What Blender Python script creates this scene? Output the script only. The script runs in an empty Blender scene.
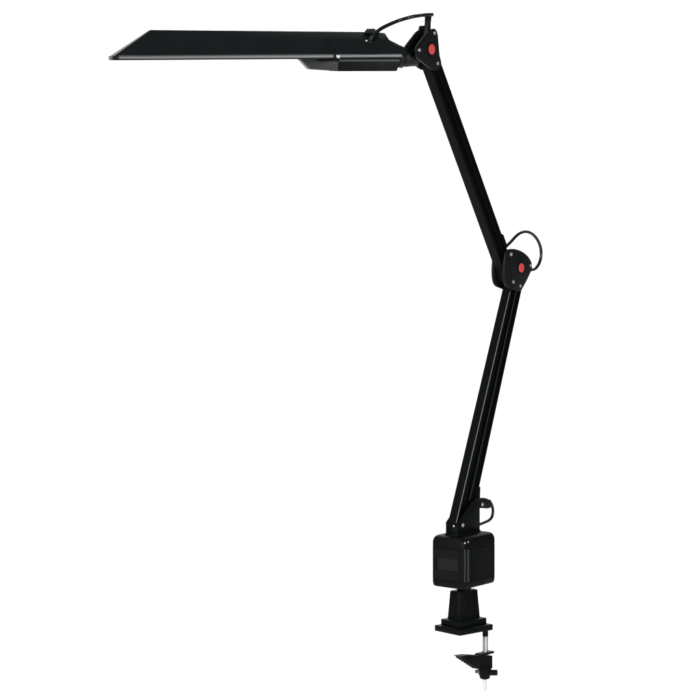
import bpy, bmesh, math
from mathutils import Vector, Matrix

S = 0.0012            # metres per photo pixel at the lamp's plane
D = 2900.0            # camera distance, same unit
HZ = 58.0             # photo row of the camera's height
X0 = 113.8            # clamp centre, units right of the picture centre
C_, S_ = 0.616, 0.788 # yaw of the arm plane
ZB = 633.0            # lifts everything so that the spindle's foot is at z = 0
sc = bpy.context.scene

# ------------------------------------------------------------------ helpers
def F(u, v, h):       # arm frame: u along the arms' plane, v across it, h height
    return Vector((X0 + u*C_ + v*S_, u*S_ - v*C_, h))

def A(px, py, v):     # measured outline point lying on the plane at v -> (u, h)
    k = px - 350.0
    u = (k*(1 - v*C_/D) - X0 - v*S_) / (C_ - k*S_/D)
    Y = u*S_ - v*C_
    return u, -(py - HZ)*(1 + Y/D)

def AF(px, py, v):
    u, h = A(px, py, v)
    return F(u, v, h)

YAW = math.radians(8)
CA, SA = math.cos(YAW), math.sin(YAW)
SO = Vector((52.2, -95.0, 0.0))
LS, WS = 282.0, 80.0
def SH(s, t, h):      # shade frame: s along the shade away from the arm, t to its back
    return Vector((SO.x - CA*s - SA*t, SO.y - SA*s + CA*t, h - 1.8*s/LS))
def SP(px, py, t):
    k = px - 350.0
    s = (k*(1 + (SO.y + CA*t)/D) - SO.x + SA*t) / (-CA + SA*k/D)
    Y = SO.y - SA*s + CA*t
    return s, -(py - HZ)*(1 + Y/D) + 1.8*s/LS
def SPF(px, py, t):
    s, h = SP(px, py, t)
    return SH(s, t, h)

BASE = None
def w(p): return Vector((p.x*S, p.y*S, (p.z + ZB)*S))

def obj(name, bm, mat, parent=None, smooth=True, label=None, angle=32):
    """links a bmesh (in photo units) as one mesh object"""
    bmesh.ops.remove_doubles(bm, verts=bm.verts, dist=1e-4)
    bmesh.ops.recalc_face_normals(bm, faces=bm.faces)
    pts = [w(v.co) for v in bm.verts]
    org = Vector((sum(p.x for p in pts), sum(p.y for p in pts), sum(p.z for p in pts))) / len(pts)
    for v, p in zip(bm.verts, pts): v.co = p - org
    me = bpy.data.meshes.new(name)
    bm.to_mesh(me); bm.free()
    me.materials.append(mat)
    if smooth:
        for p in me.polygons: p.use_smooth = True
        me.set_sharp_from_angle(angle=math.radians(angle))
    o = bpy.data.objects.new(name, me)
    sc.collection.objects.link(o)
    o.location = org - (parent['_w'] if parent else Vector((0, 0, 0)))
    W[o.name] = org
    if parent:
        o.parent = parent_obj(parent)
    if label: o['label'] = label
    return {'o': o, '_w': org}
W = {}
def parent_obj(p): return p['o']

def bevel(bm, faces_or_edges, off, seg=2):
    bmesh.ops.bevel(bm, geom=faces_or_edges, offset=off, segments=seg, profile=0.5, affect='EDGES', clamp_overlap=True)

def prism(pts0, pts1, bev=0.0, seg=2, bm=None, allbev=False):
    """closed solid between two matching outlines"""
    own = bm is None
    b = bmesh.new()
    a = [b.verts.new(p) for p in pts0]; c = [b.verts.new(p) for p in pts1]
    n = len(a)
    b.faces.new(a); b.faces.new(c[::-1])
    for i in range(n):
        b.faces.new((a[i], c[i], c[(i+1) % n], a[(i+1) % n]))
    bmesh.ops.recalc_face_normals(b, faces=b.faces)
    if bev > 0:
        if allbev: es = list(b.edges)
        else:
            es = [e for e in b.edges if (e.verts[0] in a) == (e.verts[1] in a)]
        bevel(b, es, bev, seg)
    if own: return b
    merge(bm, b)
    return bm

def merge(dst, src):
    m = {}
    for v in src.verts: m[v] = dst.verts.new(v.co)
    for f in src.faces: dst.faces.new([m[v] for v in f.verts])
    src.free()

def fbox(u0, u1, v0, v1, h0, h1, bev=0.5, seg=2, bm=None):
    lo = [F(u0, v0, h0), F(u1, v0, h0), F(u1, v1, h0), F(u0, v1, h0)]
    hi = [F(u0, v0, h1), F(u1, v0, h1), F(u1, v1, h1), F(u0, v1, h1)]
    return prism(lo, hi, bev, seg, bm, True)

def aplate(scr, v0, v1, bev=0.4, seg=2, bm=None, vref=None):
    """plate whose outline was measured on its outer face at v1"""
    uh = [A(x, y, v1 if vref is None else vref) for x, y in scr]
    return prism([F(u, v0, h) for u, h in uh], [F(u, v1, h) for u, h in uh], bev, seg, bm)

def smooth_closed(pts, sub=4):
    out = []; n = len(pts)
    for i in range(n):
        p0, p1, p2, p3 = pts[i-1], pts[i], pts[(i+1) % n], pts[(i+2) % n]
        for k in range(sub):
            t = k/sub
            out.append(tuple(0.5*((2*p1[j]) + (-p0[j]+p2[j])*t + (2*p0[j]-5*p1[j]+4*p2[j]-p3[j])*t*t + (-p0[j]+3*p1[j]-3*p2[j]+p3[j])*t**3) for j in range(2)))
    return out

def round_poly(pts, r, seg=4):
    """rounds the corners of a 2-D outline; r a number or one per corner"""
    out = []; n = len(pts)
    for i in range(n):
        rr = r[i] if isinstance(r, (list, tuple)) else r
        p = Vector(pts[i]); a = Vector(pts[i-1]) - p; b = Vector(pts[(i+1) % n]) - p
        if rr <= 0: out.append(tuple(p)); continue
        d = min(rr, a.length*.48, b.length*.48)
        q0 = p + a.normalized()*d; q1 = p + b.normalized()*d
        for k in range(seg+1):
            t = k/seg
            out.append(tuple(q0*(1-t)**2 + p*2*t*(1-t) + q1*t*t))
    return out

def catmull(P, sub=8):
    out = []
    n = len(P)
    for i in range(n-1):
        p0 = P[max(i-1, 0)]; p1 = P[i]; p2 = P[i+1]; p3 = P[min(i+2, n-1)]
        for k in range(sub):
            t = k/sub
            out.append(0.5*((2*p1) + (p2-p0)*t + (2*p0-5*p1+4*p2-p3)*t*t + (3*p1-p0-3*p2+p3)*t**3))
    out.append(P[-1].copy())
    return out

def tube(P, r, seg=14, bm=None, flat=1.0):
    """tube along points; r number or function of t in 0..1"""
    b = bmesh.new() if bm is None else bm
    rings = []; n = len(P)
    up = Vector((0.2, -1, 0.1)).normalized()
    for i, p in enumerate(P):
        tg = (P[min(i+1, n-1)] - P[max(i-1, 0)]).normalized()
        x = (up - tg*up.dot(tg)).normalized(); y = tg.cross(x); up = x
        rr = r(i/(n-1)) if callable(r) else r
        rings.append([b.verts.new(p + x*math.cos(a)*rr*flat + y*math.sin(a)*rr) for a in [2*math.pi*k/seg for k in range(seg)]])
    for i in range(n-1):
        for k in range(seg):
            b.faces.new((rings[i][k], rings[i][(k+1) % seg], rings[i+1][(k+1) % seg], rings[i+1][k]))
    b.faces.new(rings[0][::-1]); b.faces.new(rings[-1])
    return b

def lathe(org, axis, prof, seg=28, bm=None, lobes=0, lobe=0.0):
    """prof: list of (distance along axis, radius)"""
    b = bmesh.new() if bm is None else bm
    ax = axis.normalized()
    x = ax.orthogonal().normalized(); y = ax.cross(x)
    rings = []
    for d, r in prof:
        if r < 1e-6: rings.append([b.verts.new(org + ax*d)]); continue
        rings.append([b.verts.new(org + ax*d + (x*math.cos(a) + y*math.sin(a))*r*(1 + lobe*math.cos(lobes*a))) for a in [2*math.pi*k/seg for k in range(seg)]])
    for i in range(len(rings)-1):
        A_, B_ = rings[i], rings[i+1]
        for k in range(seg):
            k2 = (k+1) % seg
            if len(A_) == 1: b.faces.new((A_[0], B_[k], B_[k2]))
            elif len(B_) == 1: b.faces.new((A_[k], A_[k2], B_[0]))
            else: b.faces.new((A_[k], A_[k2], B_[k2], B_[k]))
    for R in (rings[0], rings[-1]):
        if len(R) > 1: b.faces.new(R)
    return b

# ------------------------------------------------------------------ materials
def mat(name, col, rough, spec=0.5, metal=0.0, bump=0.0, scale=900, rvar=0.0, aniso=None, coat=0.0, cvar=0.0):
    m = bpy.data.materials.new(name); m.use_nodes = True
    nt = m.node_tree; p = nt.nodes['Principled BSDF']
    p.inputs['Base Color'].default_value = (*col, 1)
    p.inputs['Roughness'].default_value = rough
    p.inputs['Metallic'].default_value = metal
    p.inputs['Specular IOR Level'].default_value = spec
    p.inputs['Coat Weight'].default_value = coat
    tc = nt.nodes.new('ShaderNodeTexCoord')
    mp = nt.nodes.new('ShaderNodeMapping'); nt.links.new(tc.outputs['Object'], mp.inputs[0])
    if aniso: mp.inputs['Scale'].default_value = aniso
    nz = nt.nodes.new('ShaderNodeTexNoise'); nz.inputs['Scale'].default_value = scale; nz.inputs['Detail'].default_value = 3
    nt.links.new(mp.outputs[0], nz.inputs['Vector'])
    if bump:
        b = nt.nodes.new('ShaderNodeBump'); b.inputs['Strength'].default_value = bump; b.inputs['Distance'].default_value = 0.0002
        nt.links.new(nz.outputs['Fac'], b.inputs['Height']); nt.links.new(b.outputs[0], p.inputs['Normal'])
    if rvar or cvar:
        n2 = nt.nodes.new('ShaderNodeTexNoise'); n2.inputs['Scale'].default_value = 45; n2.inputs['Detail'].default_value = 5
        nt.links.new(tc.outputs['Object'], n2.inputs['Vector'])
        if rvar:
            r = nt.nodes.new('ShaderNodeMapRange'); r.inputs['From Min'].default_value = .3; r.inputs['From Max'].default_value = .7
            r.inputs['To Min'].default_value = rough - rvar; r.inputs['To Max'].default_value = rough + rvar
            nt.links.new(n2.outputs['Fac'], r.inputs['Value']); nt.links.new(r.outputs[0], p.inputs['Roughness'])
        if cvar:
            mx = nt.nodes.new('ShaderNodeMix'); mx.data_type = 'RGBA'
            mx.inputs['A'].default_value = (*[c*(1-cvar) for c in col], 1)
            mx.inputs['B'].default_value = (*[c*(1+cvar) for c in col], 1)
            nt.links.new(n2.outputs['Fac'], mx.inputs['Factor']); nt.links.new(mx.outputs['Result'], p.inputs['Base Color'])
    return m

M_SHADE = mat('satin black lacquer', (.0088, .0112, .0118), .46, .14, bump=.12, scale=2500, rvar=.05, cvar=.15)
M_PLAST = mat('black plastic', (.0042, .0056, .0058), .46, .3, bump=.25, scale=1800, rvar=.06, cvar=.2)
M_TEX = mat('grained black plastic', (.0014, .0022, .0024), .52, .14, bump=.5, scale=1500, rvar=.06, cvar=.2)
M_ARM = mat('black painted metal', (.0016, .0023, .0025), .5, .1, bump=.2, scale=2200, rvar=.05, cvar=.15)
M_DARK = mat('matte black plastic', (.0012, .0018, .0022), .55, .15, bump=.3, scale=1500, rvar=.05)
M_CLAMP = mat('black cast metal', (.0014, .0024, .0032), .5, .15, bump=.45, scale=1100, rvar=.08, cvar=.2)
M_RIM = mat('rim highlight metal', (.22, .23, .235), .42, .5, metal=.8, rvar=.03, cvar=.06)  # grey metal that paints in the reflection along the rim
M_CORD = mat('black rubber cable', (.004, .005, .0055), .25, .6, bump=.1, scale=1500)
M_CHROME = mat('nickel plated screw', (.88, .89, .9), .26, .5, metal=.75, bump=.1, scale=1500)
M_STEEL = mat('zinc plated steel', (.55, .58, .61), .32, .5, metal=1.0, bump=.15, scale=900, rvar=.06)
M_JAW = mat('black hard plastic', (.0008, .0014, .0020), .5, .12, bump=.3, scale=1500)
M_EDGE = mat('lit edge highlight', (.31, .33, .34), .4, .5, metal=.7)  # light grey that paints in the arm's lit edge
M_RED = mat('red plastic cap', (.8, .09, .08), .45, .4, bump=.1, cvar=.06)
M_LABEL = mat('dark grey sticker', (.0034, .0046, .0048), .55, .3, cvar=.1)
M_RIB = mat('grey vent ribs', (.13, .14, .145), .4, .4)
M_GREY = mat('grey reflector', (.5, .5, .5), .35, .5)

# ------------------------------------------------------------------ the lamp
e = bpy.data.objects.new('desk_lamp', None); sc.collection.objects.link(e)
org = w(F(0, 0, -572)); e.location = org
e.empty_display_size = 0.02
e['label'] = 'black clamp-on desk lamp with long shade, two jointed arms and red joint caps against white'
e['category'] = 'desk lamp'
LAMP = {'o': e, '_w': org}

def screw(parent, p, n, r=1.45, name='screw', h=.7, rot=.6, mat_=None):
    """domed cross-head screw; p on the surface, n outward"""
    b = lathe(p - n*.6, n, [(0, r*1.0), (.6, r), (.6+h*.45, r*.95), (.6+h*.8, r*.7), (.6+h, r*.3), (.6+h*1.02, 0)], 20)
    # dark cross recess
    o = obj(name, b, mat_ or M_CHROME, parent)
    x = n.orthogonal().normalized(); y = n.cross(x)
    x, y = x*math.cos(rot)+y*math.sin(rot), y*math.cos(rot)-x*math.sin(rot)
    return o
NV = (F(0, 1, 0) - F(0, 0, 0)).normalized()      # outward normal of the near plates

# ---- shade -------------------------------------------------------
def Hh(s): return 25.3 + 4.0*s/LS
def section(s, H, crease, tz0=30, tz1=52, last=None):
    """front half: rim top, two points up the flank, crease, ridge; mirrored to the back"""
    ch, ct = crease
    def fl(h): return 1.5 + (h-3.2)*(ct-1.5)/(ch-3.2)
    hm = (3.2 + (ch-3.2)*.47, 3.2 + (ch-3.2)*.7)
    front = [(s, 1.5, 3.2), (s, fl(hm[0]), hm[0]), (s, fl(hm[1]), hm[1]), (s, ct, ch), (s, tz0, H)]
    if last:
        front = []
        for px, py, t in last:
            q = SP(px, py, t); front.append((q[0], t, q[1]))
    back = [(q[0], WS-q[1], q[2]) for q in front[::-1]]
    back[0] = (front[-1][0], tz1, front[-1][2])
    return [SH(*q) for q in front + back]
b = bmesh.new()
secs = [
    section(243, Hh(243), (Hh(243)-.8, 28.6)),
    section(215, Hh(215), (Hh(215)-2.6, 27.4)),
    section(112, Hh(112), (20.2, 21.5)),
    section(60, Hh(60), (19.4, 20)),
    section(24, Hh(24), (18.9, 19.5)),
    section(0, 0, (0, 0), last=[(404, 54.6, 1.5), (403.5, 47.4, 9.5), (395.0, 45.9, 13), (388.9, 39.6, 19.5), (385.0, 33.0, 30)]),
]
NP = 10
end = [SH(LS-1.5, 1.5, 3.2)]*5 + [SH(LS-1.5, WS-1.5, 3.2)]*5
vr = [[b.verts.new(p) for p in rw] for rw in secs]
va = b.verts.new(end[0]); vb = b.verts.new(end[-1])
q = vr[0]
for k in range(4): b.faces.new((va, q[k], q[k+1])); b.faces.new((vb, q[5+k], q[6+k]))
b.faces.new((va, q[4], q[5], vb))
for i in range(len(vr)-1):
    for k in range(NP-1):
        b.faces.new((vr[i][k], vr[i+1][k], vr[i+1][k+1], vr[i][k+1]))
b.faces.new(vr[-1])
bmesh.ops.recalc_face_normals(b, faces=b.faces)
es = [ed for ed in b.edges if len(ed.link_faces) == 2 and ed.calc_face_angle(0) > math.radians(14)
      and not (ed.verts[0] in (va, vb) and ed.verts[1] in (va, vb))]
bevel(b, es, 1.0, 3)
shade = obj('lamp_shade', b, M_SHADE, LAMP, angle=25)

def ring(s0, s1, t0, t1, r, n=6):
    out = []
    for cx, cy, a0 in ((s1-r, t0+r, -90), (s1-r, t1-r, 0), (s0+r, t1-r, 90), (s0+r, t0+r, 180)):
        for k in range(n+1):
            a = math.radians(a0 + 90*k/n)
            out.append((cx + r*math.cos(a), cy + r*math.sin(a)))
    return out
def rim(s0, s1, t0, t1, prof, r=7, n=7):
    b = bmesh.new(); R = []
    for off, h in prof:
        R.append([b.verts.new(SH(s, t, h)) for s, t in ring(s0-off, s1+off, t0-off, t1+off, r+off, n)])
    m = len(R[0])
    for i in range(len(R)):
        j = (i+1) % len(R)
        for k in range(m):
            b.faces.new((R[i][k], R[i][(k+1) % m], R[j][(k+1) % m], R[j][k]))
    return b
# rounded rim strip, then the thin dark lip beneath
prof = [(-3, 3.9), (-.4, 4.0), (.35, 3.7), (.85, 3.0), (1.0, 2.3), (.85, 1.6), (.4, .95), (-.6, .7), (-3, .7)]
obj('rim', rim(1, LS-1.5, 1, WS-1, prof), M_SHADE, shade, angle=50)
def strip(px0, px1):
    # reflection on the glossy rim's front, put in as a bright half-round strip
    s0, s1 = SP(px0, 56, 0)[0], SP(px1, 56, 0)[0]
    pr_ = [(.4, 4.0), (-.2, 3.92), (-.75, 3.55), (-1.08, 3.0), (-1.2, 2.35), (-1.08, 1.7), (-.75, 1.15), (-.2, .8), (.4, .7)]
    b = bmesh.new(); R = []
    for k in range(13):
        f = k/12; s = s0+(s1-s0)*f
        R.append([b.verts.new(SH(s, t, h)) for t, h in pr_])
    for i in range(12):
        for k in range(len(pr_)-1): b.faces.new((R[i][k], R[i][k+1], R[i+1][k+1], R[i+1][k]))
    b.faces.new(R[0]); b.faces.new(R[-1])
    obj('rim_highlight', b, M_RIM, shade, angle=50)
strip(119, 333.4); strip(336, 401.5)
prof2 = [(-4, .66), (.2, .66), (.45, .3), (.4, -.15), (-.2, -.5), (-4, -.5)]
obj('rim_lip', rim(1, LS-1.5, 1, WS-1, prof2), M_DARK, shade, angle=50)
b = prism([SH(s, t, .2) for s, t in ring(4, LS-5, 4, WS-4, 6)], [SH(s, t, 1.4) for s, t in ring(4, LS-5, 4, WS-4, 6)])
obj('reflector', b, M_GREY, shade)

# end cover over the arm side of the shade: a thin moulded skin
b = bmesh.new()
def fr(px, py, off=.55):
    # point on the front flank of the shade at this photo position, lifted by off
    t = 10.0
    for _ in range(12):
        s, h = SP(px, py, t)
        if h < 18.9: t = 1.5 + (h-3.2)*(19.5-1.5)/(19.2-3.2)
        else: t = 19.5 + (h-19.2)*(30-19.5)/(Hh(s)-19.2)
    s, h = SP(px, py, t)
    return SH(s, t-off, h+off*.3)
outl = [(335.4, 53.4), (334.6, 50), (332.5, 46), (330, 42.5), (327, 39.8), (325, 38.9)]
L1 = [fr(x, y, .5) for x, y in outl]; L2 = [fr(x, y, -.6) for x, y in outl]
R1 = [fr(x, y, .5) for x, y in [(401.5, 53.4), (401.3, 50), (400, 47.8), (392.0, 44.4), (388.2, 40.6), (387.2, 39.6)]]
R2 = [fr(x, y, -.6) for x, y in [(401.5, 53.4), (401.3, 50), (400, 47.8), (392.0, 44.4), (388.2, 40.6), (387.2, 39.6)]]
g = [[b.verts.new(p) for p in r] for r in (L2, L1, R1, R2)]
for i in range(3):
    for k in range(5):
        b.faces.new((g[i][k], g[i][k+1], g[i+1][k+1], g[i+1][k]))
bmesh.ops.recalc_face_normals(b, faces=b.faces)
obj('end_cover', b, M_SHADE, shade)

# rim clip where the cover meets the strip
s_, h_ = SP(338.3, 56.4, -.6)
p = SH(s_, -.6, h_)
nrm = (SH(0, -1, 0) - SH(0, 0, 0)).normalized()
b = lathe(p + nrm*-.6, nrm, [(0, 2.0), (1.0, 2.0), (1.4, 1.5), (1.5, .9), (1.52, 0)], 20)
obj('rim_clip', b, M_STEEL, shade)
b = prism([SPF(x, y, 1.2) for x, y in ((333.6, 53.2), (335.0, 53.2), (335.0, 59), (333.6, 59))],
          [SPF(x, y, -.6) for x, y in ((333.6, 53.2), (335.0, 53.2), (335.0, 59), (333.6, 59))], .2)
obj('rim_joint', b, M_DARK, shade)

# ---- ballast housing under the arm end of the shade ----------------
bm = bmesh.new()
def skin(fr_, bk):  # prism between front outline and back outline in shade frame
    return prism(fr_, bk, .5, 2)
T0, T1 = 3.5, WS-6
front = [(338.5, 58.2), (401.3, 58.2), (400.6, 62), (396.8, 71.2), (338.5, 71.4)]
Fp = []
for x, y in front:
    s, h = SP(x, y, T0); Fp.append((s, h))
f1 = [SH(s, T0, h) for s, h in Fp]; f2 = [SH(s, T1, h) for s, h in Fp]
b = prism(f1, f2, .7, 3)
M_HOUSE = mat('fine black plastic', (.0014, .0024, .0026), .5, .12, bump=.2, scale=1800, rvar=.05)
house = obj('ballast_housing', b, M_HOUSE, LAMP)
# tapering nose of the housing
s1 = SP(338.5, 60, T0)[0]
sA, hA = SP(298.5, 57.4, 24); sB, hB = SP(310.5, 69.4, 20)
_, h1 = SP(338.5, 57.4, T0); _, h2 = SP(338.5, 71.1, T0)
face_near = [SH(s1, T0+.1, h1), SH(s1, T0+1.6, h2), SH(sB, 22, hB), SH(sA, 26, hA)]
face_far = [SH(s1, WS-8, h1), SH(s1, WS-9.6, h2), SH(sB, WS-30, hB), SH(sA, WS-32, hA)]
M_NOSE = mat('dark grey plastic', (.032, .034, .035), .45, .4, bump=.2, scale=1800, rvar=.05, cvar=.1)
obj('housing_nose', prism(face_near, face_far, .5, 2), M_NOSE, house, label='dark grey tapering nose of the housing')
# lip moulding along the housing top
b = tube([SPF(339, 60.3, T0-.2), SPF(399.4, 60.3, T0-.2)], 1.35, 12, flat=.6)
M_LIP = mat('satin grey lip', (.05, .054, .056), .35, .5, metal=.3, rvar=.05)
obj('lip', b, M_LIP, house)
# dark plate: small latch plus the shade in the gap under the rim
lt = [(313.5, 58.0), (338.0, 58.0), (338.0, 61.4), (331, 61.0), (322, 61.6), (318.5, 61.2)]
def tl(px): return 3.5 + (338.5-px)*.48
b = prism([SPF(x, y, tl(x)-1.0) for x, y in lt], [SPF(x, y, tl(x)+2) for x, y in lt], .3)
obj('latch_gap_shade', b, M_DARK, house)

# ---- swivel between shade and arm ---------------------------------
uJ, hJ = A(425, 54, 0)
ax = (-(SH(1, 0, 0) - SH(0, 0, 0))); ax.z = 0; ax.normalize()
c0 = SH(4, WS/2, 0); 
jc = F(*(lambda q: (q[0], 0, q[1]))(A(424, 57, 0)))
c0 = Vector((jc.x, jc.y, -1.0)) - ax*25.0
c0.z = -(57.0-HZ)*(1+c0.y/D)
b = lathe(c0, ax, [(-6, 9.0), (-.5, 9.5), (0, 10.6), (1.0, 11.0), (3.2, 11.0), (4.1, 10.4), (4.2, 9.0), (5.0, 8.8), (5.4, 9.9), (7, 10.1), (10, 9.6), (16, 9.2), (19, 8.2), (21, 6)], 40)
swivel = obj('swivel', b, M_PLAST, LAMP, angle=40)
b = lathe(c0, ax, [(-7, 5), (-3.4, 8.6), (-3.0, 10.0), (-1.6, 10.6), (-.2, 10.2), (-.1, 6)], 40)
obj('collar', b, M_DARK, swivel)

# ---- top joint -----------------------------------------------------
tp = [(431.5, 29.5), (434.5, 28), (437.2, 30.5), (438.3, 36), (440, 56), (441.8, 62), (441.3, 66.5), (438, 69.6), (434.5, 70.4),
      (431.5, 69), (418.2, 58.6), (416.4, 55), (416, 48.5), (417.5, 45.5), (428.3, 31.5)]
tp = round_poly(tp, 1.8, 3)
VI, VO = 5.6, 8.0
# centre block
blk = round_poly([(429.5, 37), (433, 36), (434, 46), (437, 58), (434, 64), (430, 64), (421.5, 56), (422.5, 47)], 2, 3)
b = aplate(blk, -5.5, 5.5, .5, 2)
joint1 = obj('joint', b, M_DARK, LAMP)
jp = obj('joint_plate', aplate(tp, VI, VO, .55, 3), M_PLAST, joint1)
# slightly dished inner field of the near plate
ins = [A(x, y, VO) for x, y in tp]
cu = sum(a for a, _ in ins)/len(ins); chh = sum(h for _, h in ins)/len(ins)
ins = [(cu+(a-cu)*.84, chh+(h-chh)*.86) for a, h in ins]
b = prism([F(a, VO-.3, h) for a, h in ins], [F(a, VO+.45, h) for a, h in ins], .35, 2)
obj('plate_cover', b, M_PLAST, joint1)
uh = [A(x, y, VO) for x, y in tp]
obj('joint_plate', prism([F(a, -VO, h) for a, h in uh], [F(a, -VI, h) for a, h in uh], .55, 3), M_PLAST, joint1)
for x, y in ((434.6, 33), (419.6, 50), (437.8, 63.3)):
    screw(joint1, AF(x, y, VO+.4), NV, 1.75)
def cap(parent, x, y, r):
    p = AF(x, y, VO+.45)
    bb = lathe(p - NV*.5, NV, [(0, r*1.28), (.95, r*1.28), (1.15, r*1.2), (1.15, r*1.06), (.6, r*1.04), (.55, 0)], 36)
    obj('cap_ring', bb, M_DARK, parent)
    bb = lathe(p - NV*.2, NV, [(0, r), (.95, r), (1.15, r*.92), (1.2, r*.5), (1.2, 0)], 36)
    obj('cap', bb, M_RED, parent, label='round red plastic cap')
cap(joint1, 431.4, 49.3, 5.2)
# screw heads on the far plate, and the pin that sticks out at the top
b = lathe(AF(421.6, 28.6, -7)+NV*-2, NV, [(0, 2.6), (.6, 3.0), (5.0, 3.0), (5.6, 2.4)], 20)
obj('pivot_pin', b, M_DARK, joint1)
b = tube([AF(432, 34, -5.5), AF(432, 34, 5.5)], 2.2); obj('spacer', b, M_DARK, joint1)
# cable guide: flat upright strip rising out of the joint
gp = [(428.0, 14.5), (432.2, 14.0), (431.2, 22), (430.7, 34), (426.5, 34), (427.8, 24)]
obj('cable_guide', aplate(gp, -1.2, 3.0, .4, 2), M_PLAST, LAMP)

# ---- arms ----------------------------------------------------------
def arm(Atop, Btop, Abot, Bbot, vv=5.0):
    """A: corner line towards the front, B: rear line; both measured on v=vv"""
    sec = [(0, -vv), (-.0, vv-.5), (.035, vv), (.11, vv), (.13, vv-1.9), (.46, vv-1.9), (.48, vv-.25), (.55, vv-.25), (.57, vv-1.4), (.86, vv-1.4), (.88, vv-.1),
           (.98, vv-.1), (1, vv-.4), (1, -vv+.4), (.98, -vv), (.88, -vv), (.86, -vv+1.4), (.13, -vv+1.4), (.11, -vv)]
    a0, b0, a1, b1 = [A(*p, vv) for p in (Atop, Btop, Abot, Bbot)]
    def ln(f, e0, e1): return (e0[0]+(e1[0]-e0[0])*f, e0[1]+(e1[1]-e0[1])*f)
    P0 = [F(*(lambda q: (q[0], v, q[1]))(ln(f, a0, b0))) for f, v in sec]
    P1 = [F(*(lambda q: (q[0], v, q[1]))(ln(f, a1, b1))) for f, v in sec]
    b = bmesh.new(); N = 12
    R = [[b.verts.new(p0.lerp(p1, i/N)) for p0, p1 in zip(P0, P1)] for i in range(N+1)]
    n = len(sec)
    for i in range(N):
        for k in range(n):
            b.faces.new((R[i][k], R[i][(k+1) % n], R[i+1][(k+1) % n], R[i+1][k]))
    b.faces.new(R[0]); b.faces.new(R[-1][::-1])
    return b
up_arm = obj('arm', arm((424.0, 51), (437.2, 51), (507.3, 281.5), (514, 268)), M_ARM, LAMP, angle=25)
lo_arm = obj('arm', arm((512.7, 281), (524.5, 278), (455.2, 527.5), (472, 522)), M_ARM, LAMP, angle=25)
# worn, lit rail edges of the lower arm, put in as bright rods
b = tube([AF(509.9, 292, 5.3), AF(456.2, 523, 5.3)], .42, 8); obj('lit_edge_rod', b, M_EDGE, lo_arm)
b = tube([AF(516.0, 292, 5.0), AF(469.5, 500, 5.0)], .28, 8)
M_EDGE2 = mat('dull lit edge and nut metal', (.12, .13, .135), .45, .5, metal=.5)  # grey of the fainter lit edge, painted in; also the knob nut's metal
obj('lit_edge_rod', b, M_EDGE2, lo_arm)
b = tube([AF(447.5, 100, 3.6), AF(497, 238, 3.6)], .5, 8); obj('lit_edge_rod', b, M_ARM, up_arm)
# little catches on the rear flanges
obj('catch', aplate([(478.6, 486), (480.6, 487), (480.2, 500), (477.2, 500)], -1, 5, .3, vref=5), M_ARM, lo_arm)
obj('catch', aplate([(501.0, 233.5), (503.6, 234.5), (507.6, 246), (505, 248)], -1, 5, .3, vref=5), M_ARM, up_arm)

# ---- elbow ---------------------------------------------------------
ep = smooth_closed([(507, 250.2), (511, 249), (516, 249.1), (522.5, 251.6), (528, 256), (531.4, 261.5), (532.4, 266), (531.6, 270.3),
      (527.6, 279.5), (523, 288), (520.8, 290.9), (517.5, 291.0), (511.5, 288.8), (507, 286.4), (504.7, 281), (504.0, 272), (504.5, 262), (505.6, 254)], 3)
b = aplate(round_poly([(508, 252), (520, 253), (528, 262), (524, 278), (518, 287), (508, 284), (502, 276)], 3, 3), -5.0, 5.0, .5, 2, vref=3)
joint2 = obj('joint', b, M_DARK, LAMP)
uh = [A(x, y, VO) for x, y in ep]
obj('joint_plate', prism([F(a, VI, h) for a, h in uh], [F(a, VO, h) for a, h in uh], .55, 3), M_PLAST, joint2)
obj('joint_plate', prism([F(a, -VO, h) for a, h in uh], [F(a, -VI, h) for a, h in uh], .55, 3), M_PLAST, joint2)
ci = smooth_closed([(513, 251.5), (516.5, 251.3), (522, 253.6), (527, 257.6), (530, 262.5), (530.8, 266), (530, 270),
      (526.2, 278.6), (522, 286.5), (519.8, 288.8), (513.4, 286.6), (511.6, 281), (511.2, 268), (511.6, 256)], 3)
uh2 = [A(x, y, VO) for x, y in ci]
obj('plate_cover', prism([F(a, VO-.3, h) for a, h in uh2], [F(a, VO+.5, h) for a, h in uh2], .4, 2), M_PLAST, joint2)
for x, y, r in ((511.4, 254.2, 1.9), (513.4, 281.8, 1.75), (520.4, 285.8, 1.6), (530.6, 265.2, 1.6)):
    screw(joint2, AF(x, y, VO+.35), NV, r)
cap(joint2, 521, 267.8, 4.8)

# ---- cables ----------------------------------------------------------
tF = 17.0
pts = [fr(369.0, 43.5, -.6), fr(369.6, 41.0, 1.2), SPF(373.5, 35.0, tF), SPF(380, 29.4, tF+4), SPF(389, 24.6, tF+10), SPF(400, 20.2, tF+16),
       AF(412, 16.8, 0), AF(423, 15.1, 1), AF(432.4, 14.5, 2)]
cab = obj('cable', tube(catmull(pts, 8), 1.95, 14), M_CORD, LAMP, angle=60)
for q in ((366.6, 41.0), (370.4, 42.4)):
    p = fr(*q, .3)
    screw(cab, p, nrm, 1.15, name='cable_clip')
b = prism([SPF(x, y, 22) for x, y in ((363.5, 33.5), (366.5, 28.8), (374.5, 28.4), (379, 33.5))],
          [SPF(x, y, 38) for x, y in ((363.5, 33.5), (366.5, 28.8), (374.5, 28.4), (379, 33.5))], .7, 3)
obj('strain_relief', b, M_SHADE, shade)
pts = [AF(505.5, 247, 1), AF(510.5, 242.2, 1), AF(516, 236.2, 1), AF(521, 232.7, 1), AF(526.5, 231.8, 1), AF(532.5, 234.2, 1), AF(537.6, 240.2, 1), AF(540.6, 248, 1),
       AF(541.0, 256.5, 1), AF(538.8, 264, 1), AF(535, 268.8, 1), AF(530, 270.2, 1)]
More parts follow.
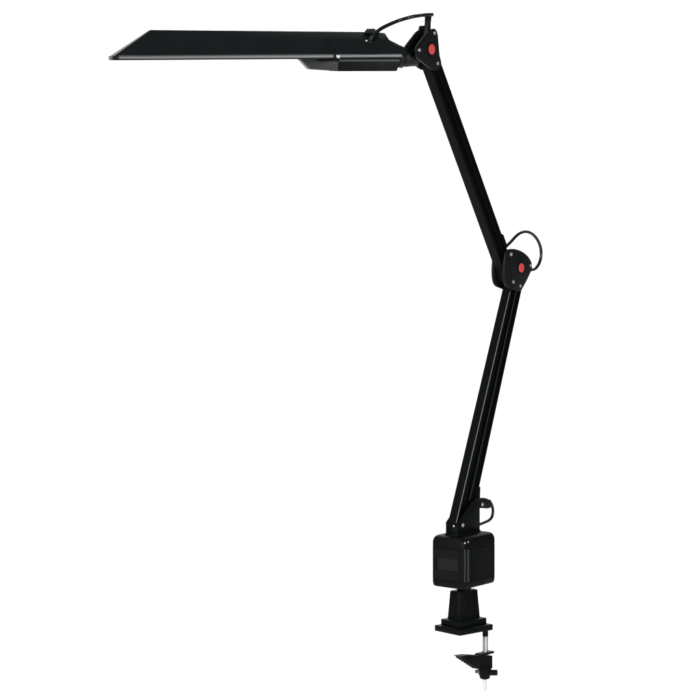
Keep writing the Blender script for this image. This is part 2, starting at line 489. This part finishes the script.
obj('cable', tube(catmull(pts, 6), 1.65, 14), M_CORD, LAMP, angle=60)
pts = [AF(489.2, 500.5, 3), AF(491.8, 505, 3), AF(492.9, 511, 3), AF(492.0, 516.6, 3), AF(489, 520.2, 3), AF(484.5, 522.4, 3), AF(478, 525.0, 3)]
obj('cable', tube(catmull(pts, 6), 1.6, 14), M_CORD, LAMP, angle=60)

# ---- base bracket ------------------------------------------------------
ZT = -475.0
def bplate(v0, v1):
    scr = [(457.4, 523.5), (466.8, 509.5), (471.5, 502.5), (475, 500.4), (480, 500.8)]
    uh = [A(x, y, 7.2) for x, y in scr]
    uh = [(uh[0][0], ZT)] + uh + [(uh[-1][0], ZT)]
    return prism([F(a, v0, h) for a, h in uh], [F(a, v1, h) for a, h in uh], .35, 2), uh
b, uh = bplate(5.7, 7.2)
uL, uR = uh[0][0], uh[-1][0]
fbox(uL+1.5, uL+3, -5.6, 5.6, ZT+.1, ZT+9, .3, 2, b)
fbox(uL-.6, uR+.6, -8.0, 8.0, ZT-1, ZT+1.6, .5, 2, b)
fbox(uR-2, uR-.4, -5.6, 5.6, ZT+.1, ZT+30, .3, 2, b)
b2, _ = bplate(-7.2, -5.7); merge(b, b2)
br = obj('bracket', b, M_CLAMP, LAMP)
screw(br, AF(462.9, 525.2, 7.2), NV, 2.1, h=.9)
screw(br, AF(454.4, 526, 3.2)+F(-1, 0, 0)-F(0, 0, 0), -(F(1, 0, 0)-F(0, 0, 0)).normalized(), 1.1)
lug = round_poly([(470, 506), (475.5, 499.3), (485, 497.6), (489.5, 499.2), (492, 503.5), (491.8, 507.5), (488.5, 508.8), (481, 508.2), (472, 510)], 2, 3)
lg = obj('cable_lug', aplate(lug, 1.5, 6.8, .8, 3), M_PLAST, LAMP)
screw(lg, AF(482.4, 504.2, 6.8), NV, 1.8, h=.9)

# ---- transformer box -----------------------------------------------------
def rrect(u, v, r, n=5):
    out = []
    for cx, cy, a0 in ((u-r, -v+r, -90), (u-r, v-r, 0), (-u+r, v-r, 90), (-u+r, -v+r, 180)):
        for k in range(n+1):
            a = math.radians(a0+90*k/n); out.append((cx+r*math.cos(a), cy+r*math.sin(a)))
    return out
def rsolid(rows_, n=5):
    """rows_: (u half, v half, radius, h)"""
    b = bmesh.new()
    R = [[b.verts.new(F(x, y, h)) for x, y in rrect(u, v, r, n)] for u, v, r, h in rows_]
    m = len(R[0])
    for i in range(len(R)-1):
        for k in range(m): b.faces.new((R[i][k], R[i][(k+1) % m], R[i+1][(k+1) % m], R[i+1][k]))
    b.faces.new(R[0][::-1]); b.faces.new(R[-1])
    return b
ZL = -526.2
rows_ = [(24.8, 17.0, 3.5, ZL), (26.0, 18.2, 4, ZL+.5), (26.6, 18.8, 4, ZL+1.6), (27.0, 19.2, 4, ZL+4), (27.1, 19.3, 4, ZL+7), (27.1, 19.3, 4, ZL+7.4), (26.8, 19.0, 4, ZL+7.5), (26.8, 19.0, 4, ZL+8.0), (27.1, 19.3, 4, ZL+8.1),
         (27.1, 19.3, 4, ZT-12), (26.8, 19.0, 4, ZT-11.9), (26.8, 19.0, 4, ZT-11.4), (27.1, 19.3, 4, ZT-11.3), (27.0, 19.2, 4, ZT-6), (26.4, 18.6, 4.2, ZT-3.4), (25.2, 17.4, 4.2, ZT-1.4), (23.4, 15.6, 4, ZT-.4), (21, 13.4, 4, ZT)]
rows_ = [(u+.9, v+.7, r_, h) for u, v, r_, h in rows_]
box = obj('transformer_box', rsolid(rows_, 6), M_TEX, LAMP, angle=28)
# slotted grille on the left face with a sticker
b = bmesh.new()
for i in range(6):
    h = ZT-13.6 - i*1.35
    fbox(-28.4, -27.8, -15, 14, h-.4, h+.35, .12, 1, b)
for i in range(6):
    h = ZL+9.2 + i*1.35
    fbox(-28.4, -27.8, -15, 14, h-.4, h+.35, .12, 1, b)
M_GRIL = mat('lighter black ribs', (.004, .005, .0055), .42, .4)  # ribs a little lighter than the box
obj('grille', b, M_GRIL, box)
obj('sticker', fbox(-28.35, -27.8, -12, 13, ZL+17.5, ZT-21.5, .12, 1), M_LABEL, box, label='blank dark grey rectangular sticker')
b = bmesh.new()
for c in (0, 1):
    for i in range(19):
        px = 464.9 if c == 0 else 468.2
        py = 550.4 + i*1.72
        u, h = A(px, py, 20.1)
        fbox(u-1.05-.5*c, u+1.05+.5*c, 19.9, 20.25, h-.38, h+.38, .1, 1, b)
obj('vent', b, M_RIB, box, label='two columns of small grey vent ribs at the near corner')
for x, y in ((465.0, 543.1), (468.3, 542.0)):  # specular glints of the grooves, put in as tiny metal dots
    screw(box, AF(x, y, 19.8), NV, .95, name='glint_dot', h=.5)
# recessed field outline on the right face
b = bmesh.new()
for (u0, u1, h0, h1) in ((-13, 24, ZT-14.3, ZT-13.7), (-13, 24, ZL+9.4, ZL+10.0), (-13, -12.4, ZL+10.0, ZT-14.3), (23.4, 24, ZL+10.0, ZT-14.3)):
    fbox(u0, u1, 19.8, 20.2, h0, h1, .1, 1, b)
obj('side_panel', b, M_TEX, box)

# ---- clamp ------------------------------------------------------------------
C_, S_ = .743, .669
b = lathe(F(0, 0, -533), Vector((0, 0, 1)), [(0, 6.4), (1.0, 6.6), (7, 6.6), (8, 6.4)], 28)
obj('neck', b, M_DARK, LAMP)
rows_ = [(14.7, 8.7, .8, -560.5), (14.5, 8.5, .8, -558), (12.7, 7.0, .8, -532.6), (12.4, 6.7, .8, -531.9)]
cl = obj('clamp_body', rsolid(rows_, 3), M_CLAMP, LAMP, angle=28)
b = fbox(-18.9, 18.9, -13.4, 13.4, -566.5, -560.2, .5)
obj('clamp_step', b, M_CLAMP, cl)
obj('clamp_plate', fbox(-23.1, 23.1, -18.2, 18.2, -572.4, -566.5, .6), M_CLAMP, cl)
# raised seams on the side faces
obj('rib', fbox(-1.0, 1.0, 7.6, 8.9, -559.5, -540, .2, 1), M_CLAMP, cl)
obj('rib', fbox(-15.0, -13.4, -1.0, 1.0, -559.5, -546, .2, 1), M_CLAMP, cl)
C_, S_ = .616, .788

US, VS = 19.8, 12.3
def zy(py): return -(py - HZ)*(1 + (US*S_ - VS*C_)/D)
# threaded spindle
pr = []; z0, z1 = zy(679), zy(632)-(-6)
z = zy(678); prof = []
zt = zy(630)
n = int((zt - z)/1.1)
prof = [(0, 2.2)]
for i in range(n):
    d = i*(zt-z)/n
    prof += [(d+.1, 2.66), (d+.35, 2.76), (d+.7, 2.76), (d+.95, 2.66)]
prof += [(zt-z, 2.3)]
sp = obj('spindle', lathe(F(US, VS, z), Vector((0, 0, 1)), prof, 24), M_STEEL, LAMP, angle=40)
zb = zy(690.8)
obj('spindle_tip', lathe(F(US-.5, VS, zb), Vector((0, 0, 1)), [(0, 1.6), (.5, 2.05), (11.8, 2.05), (13, 1.8)], 24), mat('pale plastic sleeve', (.8, .81, .82), .3, .5), sp, label='pale sleeve on the spindle end')
obj('spindle_sleeve', lathe(F(US, VS, zy(636.2)), Vector((0, 0, 1)), [(0, 2.8), (.3, 2.95), (6.6, 2.95)], 24), M_DARK, sp)
# lower jaw: serrated wedge + block with flange
V0, V1 = 7.8, 16.8
low = []
N = 7
for i in range(N):
    x0 = 479.5 - i*(479.5-462.0)/N; y0 = 669.0 - i*(669.0-657.6)/N
    x1 = 479.5 - (i+1)*(479.5-462.0)/N; y1 = 669.0 - (i+1)*(669.0-657.6)/N
    low += [(x0+.2, y0+.3), (x0-.9, y0+.2), (x1+.3, y1-1.1)]
scr = [(460.5, 656.2), (469, 654.9), (480, 655.6), (492.6, 655.6), (492.6, 668.5), (483, 669.5)] + low + [(461.4, 657.1)]
jaw = obj('clamp_jaw', aplate(scr, V0, V1, .25, 1), M_JAW, LAMP)
uu0, hh0 = A(482.0, 654.4, V1+.6); uu1, _ = A(494.4, 654.0, V1+.6)
obj('jaw_flange', fbox(uu0, uu1, V0+.6, V1+.6, hh0-2.2, hh0, .35), M_JAW, jaw)
# a raised web on the wedge flank
obj('jaw_web', aplate([(468, 658.2), (480, 659.5), (481, 667), (479, 667.4)], V1, V1+.7, .2, 1), M_CLAMP, jaw)
# knob with cross lugs
zk = zy(678.6)
kb = obj('clamp_knob', lathe(F(US-1, VS, zk), Vector((0, 0, 1)), [(0, 3.6), (.5, 4.6), (1.0, 5.0), (3.2, 5.2), (3.8, 6.0), (4.6, 6.3), (11.0, 6.3), (12, 5.6)], 36, lobes=6, lobe=.05), M_CLAMP, LAMP, angle=30)
cy = Vector((F(US, VS, 0).x, F(US, VS, 0).y-1.5, zy(672.3)))
obj('knob_lug', tube([cy+Vector((2, 0, 0)), cy+Vector((6, 0, 0)), cy+Vector((11.4, 0, 0)), cy+Vector((12.2, 0, 0))], lambda t: 3.0 if t < .9 else 2.4, 16), M_CLAMP, kb)
cz = cy + Vector((-9.9, -1, 1.4))
obj('knob_nut', lathe(cz + Vector((-.6, 0, 0)), Vector((1, 0, 0)), [(0, 1.5), (.3, 2.0), (2.5, 2.1), (6, 2.1)], 6), M_EDGE2, kb)

# ------------------------------------------------------------------ backdrop
bm = bmesh.new()
prof = []
zf, yb, R_ = -1.0, 5.0, 1.6
prof.append((-6.0, zf)); prof.append((yb-R_, zf))
for k in range(1, 13):
    a = math.radians(90*k/12)
    prof.append((yb-R_+R_*math.sin(a), zf+R_-R_*math.cos(a)))
prof.append((yb, 5.5))
g = [[bm.verts.new((x, y, z)) for y, z in prof] for x in (-4, 4)]
for k in range(len(prof)-1):
    bm.faces.new((g[0][k], g[1][k], g[1][k+1], g[0][k+1]))
me = bpy.data.meshes.new('backdrop'); bm.to_mesh(me); bm.free()
for p in me.polygons: p.use_smooth = True
M_BACK = mat('white paper sweep', (.9, .9, .9), .9, .1, bump=.02, scale=60)
me.materials.append(M_BACK)
bd = bpy.data.objects.new('backdrop', me); sc.collection.objects.link(bd)
bd['kind'] = 'structure'; bd['label'] = 'seamless white studio backdrop behind the lamp'

# ------------------------------------------------------------------ lights
def area(name, loc, target, sx, sy, power, col=(1, 1, 1)):
    l = bpy.data.lights.new(name, 'AREA'); l.shape = 'RECTANGLE'; l.size = sx; l.size_y = sy; l.energy = power; l.color = col
    o = bpy.data.objects.new(name, l); sc.collection.objects.link(o)
    o.location = loc
    d = Vector(target) - Vector(loc)
    o.rotation_euler = d.to_track_quat('-Z', 'Y').to_euler()
    return o
area('backdrop_light', (0, 3.3, 2.7), (0, 5.0, -.1), 5, .8, 125)
area('backdrop_light', (0, 2.2, 2.7), (0, 3.6, -1), 5, .8, 84)
area('key_light', (-2.4, -2.8, 1.6), (0, 0, .5), 1.0, 1.4, 95)
area('fill_light', (1.8, -3.2, 1.0), (0, 0, .4), 1.0, 1.6, 70)
wd = bpy.data.worlds.new('World'); sc.world = wd; wd.use_nodes = True
wd.node_tree.nodes['Background'].inputs[0].default_value = (1, 1, 1, 1)
wd.node_tree.nodes['Background'].inputs[1].default_value = 0.12

# ------------------------------------------------------------------ camera
cd = bpy.data.cameras.new('camera'); cam = bpy.data.objects.new('camera', cd); sc.collection.objects.link(cam)
cam.location = (0, -D*S, ZB*S)
cam.rotation_euler = (math.radians(90), 0, 0)
cd.sensor_width = 36; cd.lens = 36*D/700
cd.shift_y = -(350-HZ)/700
cd.clip_end = 100; cd.clip_start = .05
sc.camera = cam
sc.render.resolution_x = 1024; sc.render.resolution_y = 1024
sc.view_settings.view_transform = 'Standard'; sc.view_settings.look = 'None'
sc.view_settings.exposure = 0; sc.view_settings.gamma = 1
